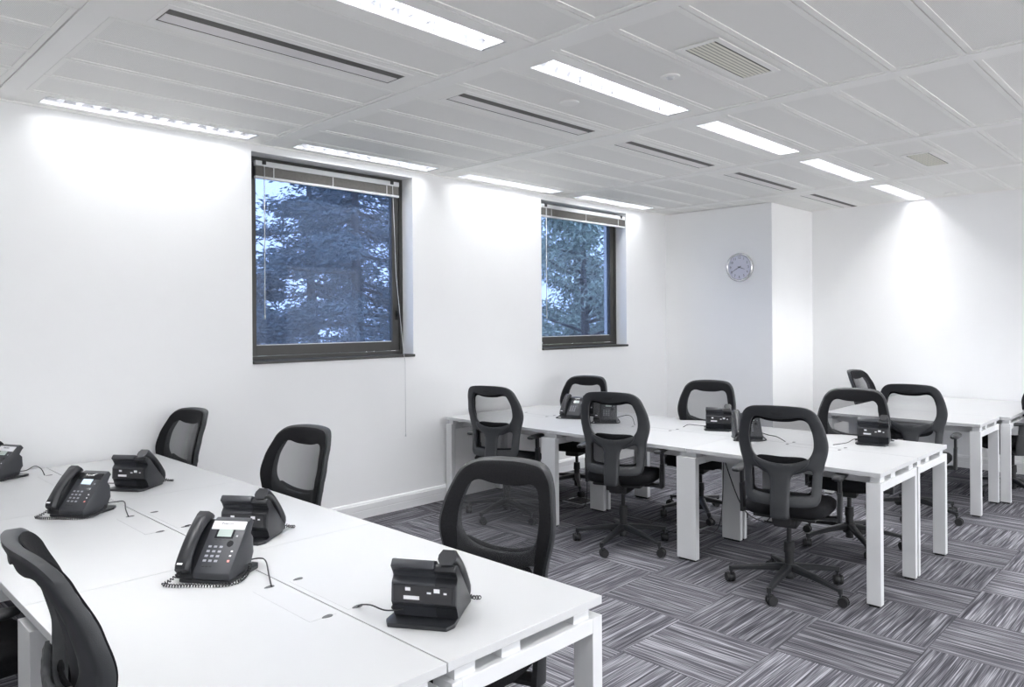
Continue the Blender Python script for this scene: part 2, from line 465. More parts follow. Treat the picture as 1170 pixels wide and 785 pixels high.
# ------------------------------------------------------------------ recessed luminaires
def make_light():
    t = empty('ceiling_light')
    b = MB(); L2, W2_ = LL / 2, LW / 2
    b.box(-L2, L2, -W2_, W2_, .10, .105)
    for s in (-1, 1):
        b.box(-L2, L2, s * W2_ - (.004 if s > 0 else 0), s * W2_ + (0 if s > 0 else .004), 0, .10)
        b.box(s * L2 - (.004 if s > 0 else 0), s * L2 + (0 if s > 0 else .004), -W2_ + .004, W2_ - .004, 0, .10)
    b.build('housing', M['wmetal'], t)
    # curved side reflectors of the louvre
    b = MB(); n = 8
    for s in (-1, 1):
        pr = []
        for i in range(n + 1):
            u = i / n; pr.append((s * (W2_ - .006 - .020 * u * u), .004 + .045 * u))
        for i in range(n):
            (ya, za), (yb, zb) = pr[i], pr[i + 1]
            v = [b.bm.verts.new(p) for p in ((-L2 + .01, ya, za), (L2 - .01, ya, za), (L2 - .01, yb, zb), (-L2 + .01, yb, zb))]
            b.bm.faces.new(v)
    for s in (-1, 1):
        b.box(s * (L2 - .008) - .003, s * (L2 - .008) + .003, -W2_ + .006, W2_ - .006, .004, .05)
    b.build('reflector', M['alu'], t, smooth=60)
    b = MB(); nb = 13
    for i in range(1, nb):
        x = -L2 + .01 + (LL - .02) * i / nb
        pr = [(x - .012, .058), (x - .006, .030), (x - .001, .006), (x + .001, .006), (x + .006, .030), (x + .012, .058)]
        b.prism(pr, -W2_ + .010, W2_ - .010)
    for s in (-1, 1): b.box(-L2 + .01, L2 - .01, s * (W2_ - .028) - .002, s * (W2_ - .028) + .002, .050, .058)
    b.build('louvre', M['louv'], t)
    for s in (-1, 1):
        MB().cyl((-L2 + .03, s * .034, .075), (L2 - .03, s * .034, .075), .013, n=10).build('tube', M['tube'], t)
    return t
LPOW = 36.0
lp = make_light(); first = True
bay_words = {1: 'second', 2: 'third', 3: 'fourth', 4: 'fifth', 5: 'sixth'}
def light_label(row, k):
    if row == 'A':
        d = {2: 'long louvred light hugging the window wall, nearest the camera on the left', 3: 'long louvred light against the wall directly above the larger near window',
             4: 'louvred light along the wall between the two windows', 5: 'louvred light along the wall directly above the smaller far window'}
    elif row == 'B':
        d = {2: 'bright louvred light cut by the top edge of the photo, nearest of the middle row', 3: 'bright louvred light beside the large ceiling vent, second of the middle row',
             4: 'louvred light in the middle row, third from the camera', 5: 'louvred light in the middle row, fourth from the camera', 6: 'small-looking louvred light in the middle row nearest the far wall'}
    else: d = {}
    return d.get(k)
for (x, y, k) in lights:
    if not (XB + .6 < x < XF + .3): continue
    if x > XF - LL / 2 + .1: continue
    if y > YA and x > XA: continue
    row = 'A' if y > 4 else 'B' if y > 2 else 'C' if y > 0 else 'D'  # row D is added behind the camera for general fill
    o = lp if first else copy_tree(lp); first = False
    o.location = (min(x, XF - LL / 2 - .01), y, ZC)
    lab = light_label(row, k)
    if not lab:
        lab = {'A': 'louvred ceiling light by the window wall, behind the left edge of the view',
               'B': 'louvred ceiling light of the middle row, behind the left edge of the view',
               'C': 'louvred ceiling light of the row overhead, out of view', 'D': 'louvred ceiling light added behind the camera for fill, out of view'}[row]
    tag(o, lab, 'ceiling light', {'A': 'recessed lights along the window wall', 'B': 'recessed lights down the middle of the ceiling',
                                  'C': 'recessed lights overhead out of view', 'D': 'recessed lights added behind the camera for fill'}[row])
    ld = bpy.data.lights.new('fluorescent_lamp', 'AREA'); ld.shape = 'RECTANGLE'; ld.size = 1.2; ld.size_y = .12
    ld.energy = LPOW * (.22 if row == 'A' else 1); ld.color = (.985, .99, 1.0); ld.spread = R(125)
    lo = bpy.data.objects.new('lamp_glow', ld); C.objects.link(lo); lo.parent = o; lo.location = (0, 0, .097)

# ------------------------------------------------------------------ slot diffusers
def make_slot():
    t = empty('slot_diffuser')
    b = MB(); hx, hy = .62, .12; o1, o2 = (-.079, .075), .6
    b.box(-hx, hx, -hy, -.079, -.002, .03); b.box(-hx, hx, .085, hy, -.002, .03)
    b.box(-hx, -.6, -.079, .085, -.002, .03); b.box(.6, hx, -.079, .085, -.002, .03)
    b.build('frame', M['beam'], t)
    b = MB(); b.box(-.6, .6, -.079, .085, .045, .05)
    for s in (-1, 1): b.box(-.6, .6, (-.079 if s < 0 else .082), (-.076 if s < 0 else .085), .03, .045)
    b.build('plenum', M['dark'], t)
    MB().box(-.592, .592, -.016, .070, -.001, .015, bev=.002).build('deflector_blade', M['pinkgrey'], t)
    b = MB()
    for i in range(5): b.box(-.595, .595, -.076 + i * .0115, -.0675 + i * .0115, -.001, .012)
    for x in (-.597, .594): b.box(x, x + .003, -.076, .080, -.0005, .012)
    b.box(-.595, .595, .073, .080, .0, .012)  # dark flush strip stands in for the shaded gap beside the blade
    b.build('grille', M['grey'], t)
    return t
sp_ = make_slot(); first = True
slot_lab = {2: 'long slot air diffuser in the ceiling at upper left, the largest', 3: 'slot air diffuser in the second ceiling bay, beside a round cap',
            4: 'slot air diffuser third from the camera, between the two light rows', 5: 'narrow slot air diffuser fourth from the camera', 6: 'slot air diffuser nearest the far wall, beside the boxed-out column'}
for (x, y, k) in slots:
    if k not in slot_lab: continue
    o = sp_ if first else copy_tree(sp_); first = False
    o.location = (x, 3.19, ZC); tag(o, slot_lab[k], 'air diffuser', 'slot air diffusers in the ceiling')

def make_vent(nx):
    t = empty('air_vent')
    b = MB(); hx, hy = .315, .115; ix, iy = .29, .082
    b.box(-hx, hx, -hy, -iy, -.006, 0, bev=.002); b.box(-hx, hx, iy, hy, -.006, 0, bev=.002)
    b.box(-hx, -ix, -iy, iy, -.006, 0); b.box(ix, hx, -iy, iy, -.006, 0)
    b.build('frame', M['beam'], t)
    MB().box(-ix, ix, -iy, iy, -.001, 0).build('backing', M['dark'], t)
    b = MB()
    for i in range(7):
        y = -iy + .012 + i * (2 * iy - .016) / 7
        b.prism([(y, -.002), (y + .012, -.006), (y + .014, -.005), (y + .004, -.001)], -ix, ix, axis='x')
    if nx:
        for i in range(1, nx): b.box(-ix + 2 * ix * i / nx - .0015, -ix + 2 * ix * i / nx + .0015, -iy, iy, -.006, -.001)
    b.build('grille', M['vent'], t)
    return t
v = make_vent(0); v.location = (3.385, 1.80, ZC); tag(v, 'large beige slatted ceiling vent beside the bright second light', 'vent', 'square-edged ceiling vents')
v = make_vent(8); v.location = (6.64, 1.80, ZC); tag(v, 'small-looking gridded ceiling vent near the far wall', 'vent', 'square-edged ceiling vents')

def disc(name, x, y, r, label, cat, dome):
    t = empty(name, (x, y, ZC)); b = MB()
    b.cyl((0, 0, .0), (0, 0, -.006), r, r * .96, n=28); b.build('rim', M['beam'], t, smooth=40)
    if dome:
        b = MB(); b.cyl((0, 0, -.006), (0, 0, -.016), r * .45, r * .30, n=20); b.build('sensor_head', M['rail'], t, smooth=40)
    else:
        b = MB(); b.cyl((0, 0, -.006), (0, 0, -.0075), r * .8, r * .8, n=28); b.build('cap', M['ceil'], t, smooth=40)
    return tag(t, label, cat)
disc('sprinkler_cap', 3.356, 2.814, .06, 'flush round cap in the ceiling beside the second slot diffuser', 'sprinkler cap', False)
disc('ceiling_sensor', 3.38, 2.138, .05, 'small round sensor in the ceiling between bright light and large vent', 'sensor', True)
disc('sprinkler_cap', 6.616, 2.145, .06, 'flush round cap in the ceiling near the small gridded vent', 'sprinkler cap', False)
disc('sprinkler_cap', 8.60, 2.131, .06, 'flush round cap in the ceiling close to the far wall', 'sprinkler cap', False)

# ------------------------------------------------------------------ windows
def window(idx, W, handle):
    x0, x1, z0, z1 = W; yf = YW + .15
    t = struct(empty('window_%d' % idx, ((x0 + x1) / 2, yf, z0)))
    t['label'] = 'dark framed window'
    ox = (x0 + x1) / 2
    def P(b, nm, m, **k): return b.build(nm, m, t, **k)
    hx = (x1 - x0) / 2; H = z1 - z0
    b = MB()
    b.box(-hx, -hx + .035, -.005, .06, .0, H); b.box(hx - .035, hx, -.005, .06, 0, H)
    b.box(-hx + .035, hx - .035, -.005, .06, H - .035, H); b.box(-hx + .035, hx - .035, -.005, .06, 0, .035)
    P(b, 'window_frame', M['frame'])
    b = MB(); i = .039; wd = .068
    b.box(-hx + i, -hx + i + wd, .0, .05, i, H - i, bev=.003); b.box(hx - i - wd, hx - i, .0, .05, i, H - i, bev=.003)
    b.box(-hx + i + wd, hx - i - wd, .0, .05, H - i - wd, H - i, bev=.003); b.box(-hx + i + wd, hx - i - wd, .0, .05, i, i + wd + .008, bev=.003)
    P(b, 'sash', M['frame'])
    MB().box(-hx + i + wd, hx - i - wd, .026, .030, i + wd, H - i - wd).build('glass_pane', M['glass'], t)
    # thin light bead round the glass
    b = MB(); e = i + wd
    b.box(-hx + e, hx - e, .018, .026, e + .008, e + .014)
    P(b, 'glazing_bead', M['rail'])
    MB().box(-hx, hx + .0, -.175, .0, -.012, .010, bev=.003).build('window_sill', M['frame'], t)
    if handle:
        b = MB(); b.box(hx - .075, hx - .05, -.012, .0, .30, .38, bev=.003); b.box(hx - .070, hx - .056, -.035, -.012, .33, .35)
        b.box(hx - .072, hx - .054, -.040, -.028, .335, .43, bev=.003); P(b, 'window_handle', M['pad'])
    else:
        b = MB(); b.cyl((-hx + .16, -.006, .055), (-hx + .16, 0, .055), .011, n=16); P(b, 'lock_button', M['chrome'])
    return t
window(1, W1, True); window(2, W2, False)

def blind(W, yb, label, cordz, x0o, x1o):
    x0, x1 = W[0] + x0o, W[1] + x1o; cx = (x0 + x1) / 2; hx = (x1 - x0) / 2; zt = 2.752
    t = empty('venetian_blind', (cx, yb, zt - .14)); z = .14
    MB().box(-hx, hx, -.015, .02, z - .038, z, bev=.003).build('headrail', M['rail'], t)
    b = MB(); n = 14
    for i in range(n):
        zz = .030 + i * (z - .040 - .030) / n
        b.box(-hx + .005, hx - .005, -.013, .014, zz, zz + .0032)
    b.box(-hx + .006, hx - .006, -.011, .012, .03, z - .04, mi=0)
    b.build('slat_stack', M['slat'], t)
    MB().box(-hx, hx, -.015, .015, .010, .028, bev=.003).build('bottom_rail', M['rail'], t)
    for u in (-.78, 0, .80):
        b = MB(); b.box(u * hx - .0035, u * hx + .0035, -.0165, -.0145, .02, z - .038); b.build('ladder_tape', M['rail'], t)
    for u in (-.90, .88):
        b = MB(); b.box(u * hx - .014, u * hx + .014, -.024, .0, z - .026, z + .004, bev=.002); b.build('bracket', M['pad'], t)
    b = MB(); b.cyl((-.90 * hx, -.022, z - .03), (-.90 * hx - .004, -.022, z - 1.13), .0038, n=8)
    b.cyl((-.90 * hx - .004, -.022, z - 1.13), (-.90 * hx - .004, -.022, z - 1.16), .006, n=8)
    b.build('tilt_wand', M['rail'], t)
    if cordz:
        b = MB(); b.tube([(.88 * hx, -.026, z - .03), (.90 * hx, -.05, z - .8), (.92 * hx, -.125, z - 1.42), (.925 * hx, -.145, z - 1.52), (.925 * hx, -.145, cordz)], .0022)
        b.cyl((.925 * hx, -.145, cordz + .01), (.925 * hx, -.145, cordz - .02), .003, .007, n=8)
        b.build('pull_cord', M['rail'], t)
    return tag(t, label, 'window blind', 'raised venetian blinds over the windows')
blind(W1, 5.12, 'raised slatted blind with a long pull cord, over the larger near window', -1.98, .075, -.075)
blind(W2, 5.045, 'raised slatted blind on the smaller far window, near the corner', None, .01, .01)

# ------------------------------------------------------------------ wall clock
def clock():
    t = empty('wall_clock', (XA - .008, 4.036, 2.156))      # face towards -x
    b = MB(); n = 48; r = .162
    prof = [(0, r), (-.012, r), (-.028, r - .004), (-.034, r - .012), (-.030, r - .022), (-.018, r - .026)]
    rings = []
    for i in range(n):
        a = 2 * PI * i / n; rings.append([(x, math.cos(a) * q, math.sin(a) * q) for x, q in prof])
    b.loft(rings + [rings[0]], close=False, caps=False, smooth=True)
    bmesh.ops.remove_doubles(b.bm, verts=b.bm.verts, dist=1e-5)
    b.build('rim', M['cring'], t, smooth=50)
    b = MB(); b.cyl((-.002, 0, 0), (-.016, 0, 0), r - .02, n=48); b.build('dial', M['dial'], t, smooth=40)
    # numerals: x right = -y world when seen from -x
    bm = bmesh.new()
    for h in range(1, 13):
        me = text_mesh(str(h), .038); a = R(90 - 30 * h)
        u, v = math.cos(a) * .108, math.sin(a) * .108
        mx = Matrix(((0, 0, -1, -.0165), (-1, 0, 0, -u), (0, 1, 0, v), (0, 0, 0, 1)))
        me.transform(mx); bm.from_mesh(me); bpy.data.meshes.remove(me)
    me = bpy.data.meshes.new('numerals'); bm.to_mesh(me); me.materials.append(M['num'])
    o = bpy.data.objects.new('numerals', me); C.objects.link(o); o.parent = t
    def hand(nm, deg, l0, l, w, xx):
        a = R(90 - deg); d = Vector((0, -math.cos(a), math.sin(a))); s = Vector((0, d.z, -d.y))
        b = MB(); q = [-d * l0 - s * w, -d * l0 + s * w, d * l + s * w * .4, d * l - s * w * .4]
        b.loft([[p + Vector((xx, 0, 0)) for p in q], [p + Vector((xx - .002, 0, 0)) for p in q]]); b.build(nm, M['num'], t)
    hand('hour_hand', 110, .02, .070, .0045, -.0185); hand('minute_hand', 240, .025, .105, .0035, -.0215)
    MB().cyl((-.016, 0, 0), (-.026, 0, 0), .007, n=16).build('hand_pin', M['num'], t)
    return tag(t, 'round silver rimmed wall clock with pale dial on the boxed-out wall', 'clock')
clock()

# ------------------------------------------------------------------ benches
ZT = .73
def bench(name, label, x0, xm, x1, ys, second=None, notches=(), group=None):
    t = empty(name, ((x0 + x1) / 2, (ys[0] + ys[-1]) / 2, 0)); cx, cy = t.location.x, t.location.y
    def bd(b, nm, m, **k):
        b.xf(Matrix.Translation((-cx, -cy, 0))); return b.build(nm, m, t, **k)
    g = .0022
    halves = [(x0, xm - g, ys), (xm + g, x1, second or ys)]
    for hi, (a, b_, yy) in enumerate(halves):
        for j in range(len(yy) - 1):
            ya, yb = yy[j] + (g * .4 if j else 0), yy[j + 1] - (g * .4 if j < len(yy) - 2 else 0)
            b = MB(); b.box(a, b_, ya, yb, ZT - .025, ZT, bev=.0015)
            for f in b.bm.faces: f.material_index = 0 if f.normal.z > .5 else 1
            bd(b, 'tabletop', [M['lam'], M['edge']])
    # portal frames at both ends and paired panel legs at the joints
    for hi, (a, b_, yy) in enumerate(halves):
        lw = .045
        for j, y in enumerate(yy):
            end = j in (0, len(yy) - 1)
            if j == 0: ya, yb = y + .0, y + .075
            elif j == len(yy) - 1: ya, yb = y - .075, y - .0
            else: ya, yb = y - .07, y + .07
            ledge = [(a + (.0 if hi == 0 else .012), a + lw), (b_ - lw, b_ - (.0 if hi else .012))]
            for (la, lb) in ledge:
                b = MB(); b.box(la, lb, ya, yb, .012, .672, bev=.002); lg = bd(b, 'leg', M['wmetal'])
                b = MB(); b.box(la + .006, lb - .006, ya + .01, yb - .01, 0, .012); b.xf(Matrix.Translation((-cx, -cy, 0)))
                b.build('leg_foot', M['pad'], lg)
            b = MB(); b.box(ledge[0][1], ledge[1][0], ya, yb, .627, .672, bev=.002); bd(b, 'cross_beam', M['wmetal'])
            # spacers that carry the top above the frame
            L_ = b_ - a
            for u in (a + .03, a + L_ * .32, b_ - .12):
                b = MB(); b.box(u, u + .07, ya + .012, yb - .012, .672, .705); bd(b, 'spacer', M['wmetal'])
        yq0, yq1 = yy[0] + .075, yy[-1] - .075
        for x in (a + .13, b_ - .16):
            b = MB(); b.box(x, x + .03, yq0, yq1, .645, .700); bd(b, 'long_rail', M['wmetal'])
    # flush cable-port lids with a slot at each end, both sides of the seam
    for ym, hs in notches:
        for s in hs:
            xa, xb = (xm - .105, xm - .02) if s < 0 else (xm + .02, xm + .105)
            b = MB(); b.box(xa, xb, ym - .17, ym + .17, ZT - .002, ZT + .0006); lid = bd(b, 'cable_lid', M['lam'])
            for yy_ in (ym - .17, ym + .17):
                xc = (xa + xb) / 2 - .015 * s * -1
                xc = xm + s * .050
                pts = smooth_loop([(-.019, 0), (-.005, .008), (.014, .009), (.020, 0), (.010, -.008), (-.008, -.006)], 4)
                b = MB(); b.prism([(p.x * .9, p.y * 1.1) for p in pts], ZT + .0004, ZT + .0014, axis='z')
                b.xf(Matrix.Translation((xc - cx, yy_ - cy, 0))); b.build('cable_slot', M['notch'], lid)
    return tag(t, label, 'desk', group)
YS = [1.39, 2.585, 3.785, 4.985]
bench('bench_desk', 'long white back-to-back bench desk in the left foreground with telephones on it', .552, 1.182, 1.797, YS,
      notches=[(2.025, (-1, 1)), (3.27, (-1, 1)), (4.54, (-1, 1))])
bench('bench_desk', 'long white back-to-back bench desk in the middle of the room, ringed by chairs', 4.238, 4.882, 5.505, YS,
      notches=[(2.0, (-1, 1)), (3.25, (-1, 1)), (4.5, (-1, 1))])
bench('bench_desk', 'white bench desk by the far wall with a bare top', 6.715, 7.355, 8.835, [1.46, 2.68], second=[1.385, 2.68])

# ------------------------------------------------------------------ task chair
BP = [(.42, -.225), (.50, -.222), (.60, -.208), (.70, -.200), (.80, -.212), (.90, -.237), (1.0, -.272), (1.10, -.315)]
def bx(z):
    if z <= BP[0][0]: return BP[0][1]
    for (a, p), (b, q) in zip(BP[:-1], BP[1:]):
        if z <= b:
            t = (z - a) / (b - a); t = t * t * (3 - 2 * t) * .35 + t * .65; return p + (q - p) * t
    return BP[-1][1]
def backmap(off):
    return lambda y, z, h: (bx(z) + off + h + 1.1 * y * y, y, z)
def V2(l): return [Vector(p) for p in l]
def mirror(l): return l + [(-a, b) for a, b in reversed(l) if abs(a) > 1e-6]
OUT = mirror([(0, 1.066), (.08, 1.064), (.150, 1.054), (.192, 1.022), (.215, .970), (.232, .905), (.240, .845), (.234, .790), (.218, .730), (.208, .670), (.204, .600), (.200, .545), (.180, .515), (.12, .505), (0, .503)])
HOLE = mirror([(0, .990), (.06, .995), (.115, 1.002), (.145, .985), (.165, .930), (.173, .870), (.167, .815), (.143, .770), (.10, .742), (.05, .730), (0, .727)])
WIN = mirror([(0, .672), (.08, .680), (.140, .705), (.162, .695), (.160, .640), (.156, .578), (.145, .566), (.07, .560), (0, .559)])
SPN = mirror([(0, .738), (.07, .745), (.125, .762), (.150, .772), (.140, .735), (.105, .705), (.068, .680), (.053, .640), (.052, .560), (.050, .475), (.045, .440), (0, .434)])
def make_chair():
    t = empty('office_chair')
    plate(smooth_loop(V2(OUT), 6), [smooth_loop(V2(HOLE), 6), smooth_loop(V2(WIN), 6)], .011, backmap(-.008), .034, .020, .7).build('back_frame', M['plas2'], t, smooth=60)
    plate(smooth_loop(V2(SPN), 6), [], .012, backmap(-.032), .022, .014, .4).build('back_support', M['plas2'], t, smooth=60)
    # fabric border + see-through mesh on the front
    ins = [(a * .955, .785 + (b - .785) * .965) for a, b in OUT]
    hin = [(a * .80, .80 + (b - .80) * .80) for a, b in OUT]
    plate(smooth_loop(V2(ins), 6), [smooth_loop(V2([(a * 1.0, b) for a, b in mirror([(0, .972), (.06, .975), (.115, .985), (.148, .965), (.166, .91), (.172, .86), (.168, .78), (.160, .70), (.155, .64), (.148, .585), (.10, .575), (0, .572)])]), 6)],
          .011, backmap(.0125), .009, .006, .5).build('fabric_border', M['fabric'], t, smooth=60)
    b = MB(); nu, nv = 14, 26; g = []
    for i in range(nv + 1):
        z = .55 + (1.0 - .55) * i / nv
        hw = .185 if z > .72 else .175
        g.append([b.bm.verts.new((bx(z) + .0145 + 1.1 * y * y, y, z)) for y in [hw * (2 * j / nu - 1) for j in range(nu + 1)]])
    for i in range(nv):
        for j in range(nu): b.bm.faces.new((g[i][j], g[i][j + 1], g[i + 1][j + 1], g[i + 1][j])).smooth = True
    b.build('back_mesh', M['mesh'], t)
    LUM = mirror([(0, .788), (.08, .790), (.125, .785), (.143, .765), (.140, .735), (.10, .712), (0, .700)])
    plate(smooth_loop(V2(LUM), 6), [], .012, lambda y, z, h: (bx(z) + .004 + h + 1.1 * y * y, y, z), .016, .012, .4).build('lumbar_pad', M['fabric'], t, smooth=60)
    b = MB(); b.loft([[(bx(1.028) - .0235 + dx, .034 * s * math.cos(2 * PI * i / 24), 1.028 + .014 * s * math.sin(2 * PI * i / 24)) for i in range(24)] for dx, s in ((.004, 1), (-.001, 1), (-.002, .9))])
    b.build('back_plug', M['plas'], t, smooth=40)
    # seat
    ST = mirror([(-.20, 0), (-.195, .14), (-.17, .20), (-.08, .232), (.05, .240), (.16, .232), (.225, .205), (.255, .13), (.262, 0)])
    ST = [(-.20, 0), (-.197, .13), (-.165, .195), (-.08, .228), (.05, .240), (.17, .232), (.235, .200), (.262, .11), (.266, 0)]
    ST = ST + [(a, -b_) for a, b_ in reversed(ST[1:-1])]
    def sm(x, y, h):
        z = .463 + h - (.020 * ((x - .14) / .12) ** 2 if x > .14 else 0) - (.008 if abs(y) < .12 and h > 0 and x < .15 else 0) * (1 - (y / .12) ** 2)
        return (x, y, z)
    plate(smooth_loop(V2(ST), 6), [], .018, sm, .072, .045, .35).build('seat', M['fabric'], t, smooth=70)
    b = MB(); b.box(-.155, .20, -.17, .17, .408, .430, bev=.01); b.build('seat_pan', M['matte'], t, smooth=40)
    b = MB(); b.box(-.12, .12, -.065, .065, .352, .412, bev=.012)
    b.taper((-.08, 0, .385), (-.205, 0, .415), .085, .035, .09, .03); b.taper((-.205, 0, .40), (-.245, 0, .50), .095, .03, .095, .018, up=(1, 0, 0))
    b.build('tilt_mechanism', M['matte'], t, smooth=40)
    b = MB(); b.cyl((.05, -.06, .385), (.05, -.215, .39), .006, n=8); b.box(.035, .07, -.26, -.21, .383, .397, bev=.005); b.build('height_lever', M['matte'], t, smooth=40)
    # arms
    for s in (-1, 1):
        b = MB(); b.taper((.03, s * .10, .400), (.03, s * .262, .405), .07, .02, .07, .02)
        b.taper((.03, s * .268, .392), (.02, s * .272, .56), .075, .026, .06, .024, up=(0, 1, 0))
        b.taper((.02, s * .272, .54), (.015, s * .272, .648), .048, .019, .048, .019, up=(0, 1, 0))
        arm = b.build('armrest', M['plas'], t, smooth=40)
        PD = smooth_loop(V2([(-.115, s * .250), (-.12, s * .272), (-.105, s * .302), (.03, s * .312), (.11, s * .303), (.125, s * .278), (.11, s * .25), (0, s * .242)]), 5)
        plate(PD, [], .012, lambda x, y, h: (x, y, .656 + h), .026, .016, .3).build('arm_pad', M['plas'], arm, smooth=60)
    # gas lift + five-star base
    b = MB(); b.cyl((0, 0, .05), (0, 0, .245), .0255, n=20); b.cyl((0, 0, .245), (0, 0, .375), .014, n=16)
    b.cyl((0, 0, .20), (0, 0, .262), .031, .028, n=20); b.build('gas_lift', M['matte'], t, smooth=40)
    b = MB(); b.cyl((0, 0, .085), (0, 0, .150), .045, .036, n=24)
    for k in range(5):
        a = R(28 + 72 * k); d = Vector((math.cos(a), math.sin(a), 0))
        p = [d * .02 + Vector((0, 0, .128)), d * .16 + Vector((0, 0, .113)), d * .325 + Vector((0, 0, .086))]
        b.taper(p[0], p[1], .052, .040, .040, .030); b.taper(p[1], p[2], .040, .030, .028, .020)
        b.cyl(p[2] + Vector((0, 0, .012)), p[2] - Vector((0, 0, .016)), .014, n=12)
    b.build('star_base', M['plas'], t, smooth=40)
    for k in range(5):
        a = R(28 + 72 * k); d = Vector((math.cos(a), math.sin(a), 0)); p = d * .325
        sw = a + R([35, -60, 140, 20, -110][k]); e = Vector((math.cos(sw), math.sin(sw), 0)); sd = Vector((-e.y, e.x, 0))
        c = p + e * .016 + Vector((0, 0, .029))
        b = MB()
        b.cyl(c - sd * .011, c + sd * .011, .024, n=20); b.cyl(p + Vector((0, 0, .072)), p + Vector((0, 0, .045)), .007, n=10)
        cs = b.build('castor', M['plas'], t, smooth=40)
        for s in (-1, 1):
            b = MB(); b.cyl(c + sd * s * .010, c + sd * s * .024, .029, .026, n=24); b.build('wheel', M['matte'], cs, smooth=40)
    return t
LOW = ('gas_lift', 'star_base', 'castor')
chair0 = make_chair(); used = [False]
def chair(x, y, h, dz, label, group, base_rot=0):
    c = chair0 if not used[0] else copy_tree(chair0); used[0] = True
    c.location = (x, y, 0); c.rotation_euler = (0, 0, R(h))
    tag(c, label, 'chair', group)
    place.append((c, dz, base_rot)); return c
place = []
G1 = 'mesh-back chairs around the foreground bench'; G2 = 'mesh-back chairs around the middle bench'; G3 = 'mesh-back chairs around the far desk'
chair(4.20, 1.88, 13, .028, 'black mesh-back chair at the near side of the middle desk, closest to its right-hand end', G2)
chair(4.23, 3.08, 18, .028, 'black mesh-back chair at the near side of the middle desk, second from its right-hand end', G2)
chair(4.22, 4.22, 16, .005, 'black mesh-back chair at the near side of the middle desk, nearest the window wall', G2)
chair(5.35, 4.42, 196, -.03, 'black mesh-back chair on the far side of the middle desk, nearest the window wall', G2)
chair(5.32, 3.11, 193, -.005, 'black mesh-back chair behind the middle desk, below the wall clock', G2)
chair(5.32, 1.95, 191, -.005, 'black mesh-back chair on the far side of the middle desk, behind its rightmost telephone', G2)
chair(6.45, 1.85, 8, .0, 'black mesh-back chair drawn up to the near edge of the far desk', G3)
chair(8.00, 2.60, 266, -.03, 'black mesh-back chair at the left end of the far desk, seen nearly edge-on', G3)
chair(7.80, 1.45, 118, .0, 'black mesh-back chair cut by the right edge of the photo, under the far desk end', G3)
chair(1.68, 4.74, 187, -.042, 'black mesh-back chair behind the foreground desk, farthest left, by the wall', G1)
chair(1.76, 3.45, 190, -.042, 'black mesh-back chair behind the foreground desk, below the larger window', G1)
chair(1.76, 1.93, 197, -.03, 'largest-looking black mesh-back chair behind the foreground desk, nearest its right end', G1)
chair(.69, 1.89, -5.5, .03, 'black mesh-back chair at the bottom left corner of the photo, its back to the camera', G1)
chair(.44, 3.05, 5, .0, 'black chair beneath the foreground desk at the left edge, mostly out of view', G1)
for c, dz, br in place:
    lum = -.015 if c.location.x > 3 and dz > 0 else -.09 if c.location.x < 3 and dz < 0 else -.05
    for k in kids(c):
        if k.name.startswith('lumbar_pad'): k.location = (0, 0, dz + lum); continue
        if not k.name.startswith(LOW): k.location = (0, 0, dz)
        if k.name.startswith('gas_lift'): k.location = (0, 0, dz * .5)

# ------------------------------------------------------------------ telephones (front towards +x)
def slope_frame():
    """u across (y), v up the face from its lower edge, w off the face"""
    o = Vector((.088, 0, .036)); top = Vector((-.045, 0, .172)); d = (top - o).normalized(); n = Vector((-d.z, 0, d.x)) * -1
    if n.x < 0: n = -n
    return o, d, n
FO, FD, FN = slope_frame()
def fp(u, v, w): return FO + FD * v + FN * w + Vector((0, u, 0))
def fbox(b, u0, u1, v0, v1, w0, w1, bev=0):
    vs = []
    g = bmesh.ops.create_cube(b.bm, size=1)['verts']
    for v in g: v.co = fp(u0 + (v.co.x + .5) * (u1 - u0), v0 + (v.co.y + .5) * (v1 - v0), w0 + (v.co.z + .5) * (w1 - w0))
    if bev: bmesh.ops.bevel(b.bm, geom=list({e for v in g for e in v.link_edges}), offset=bev, segments=2, affect='EDGES', profile=.5)
LOGO = text_mesh('Polycom', .0125, .0003)
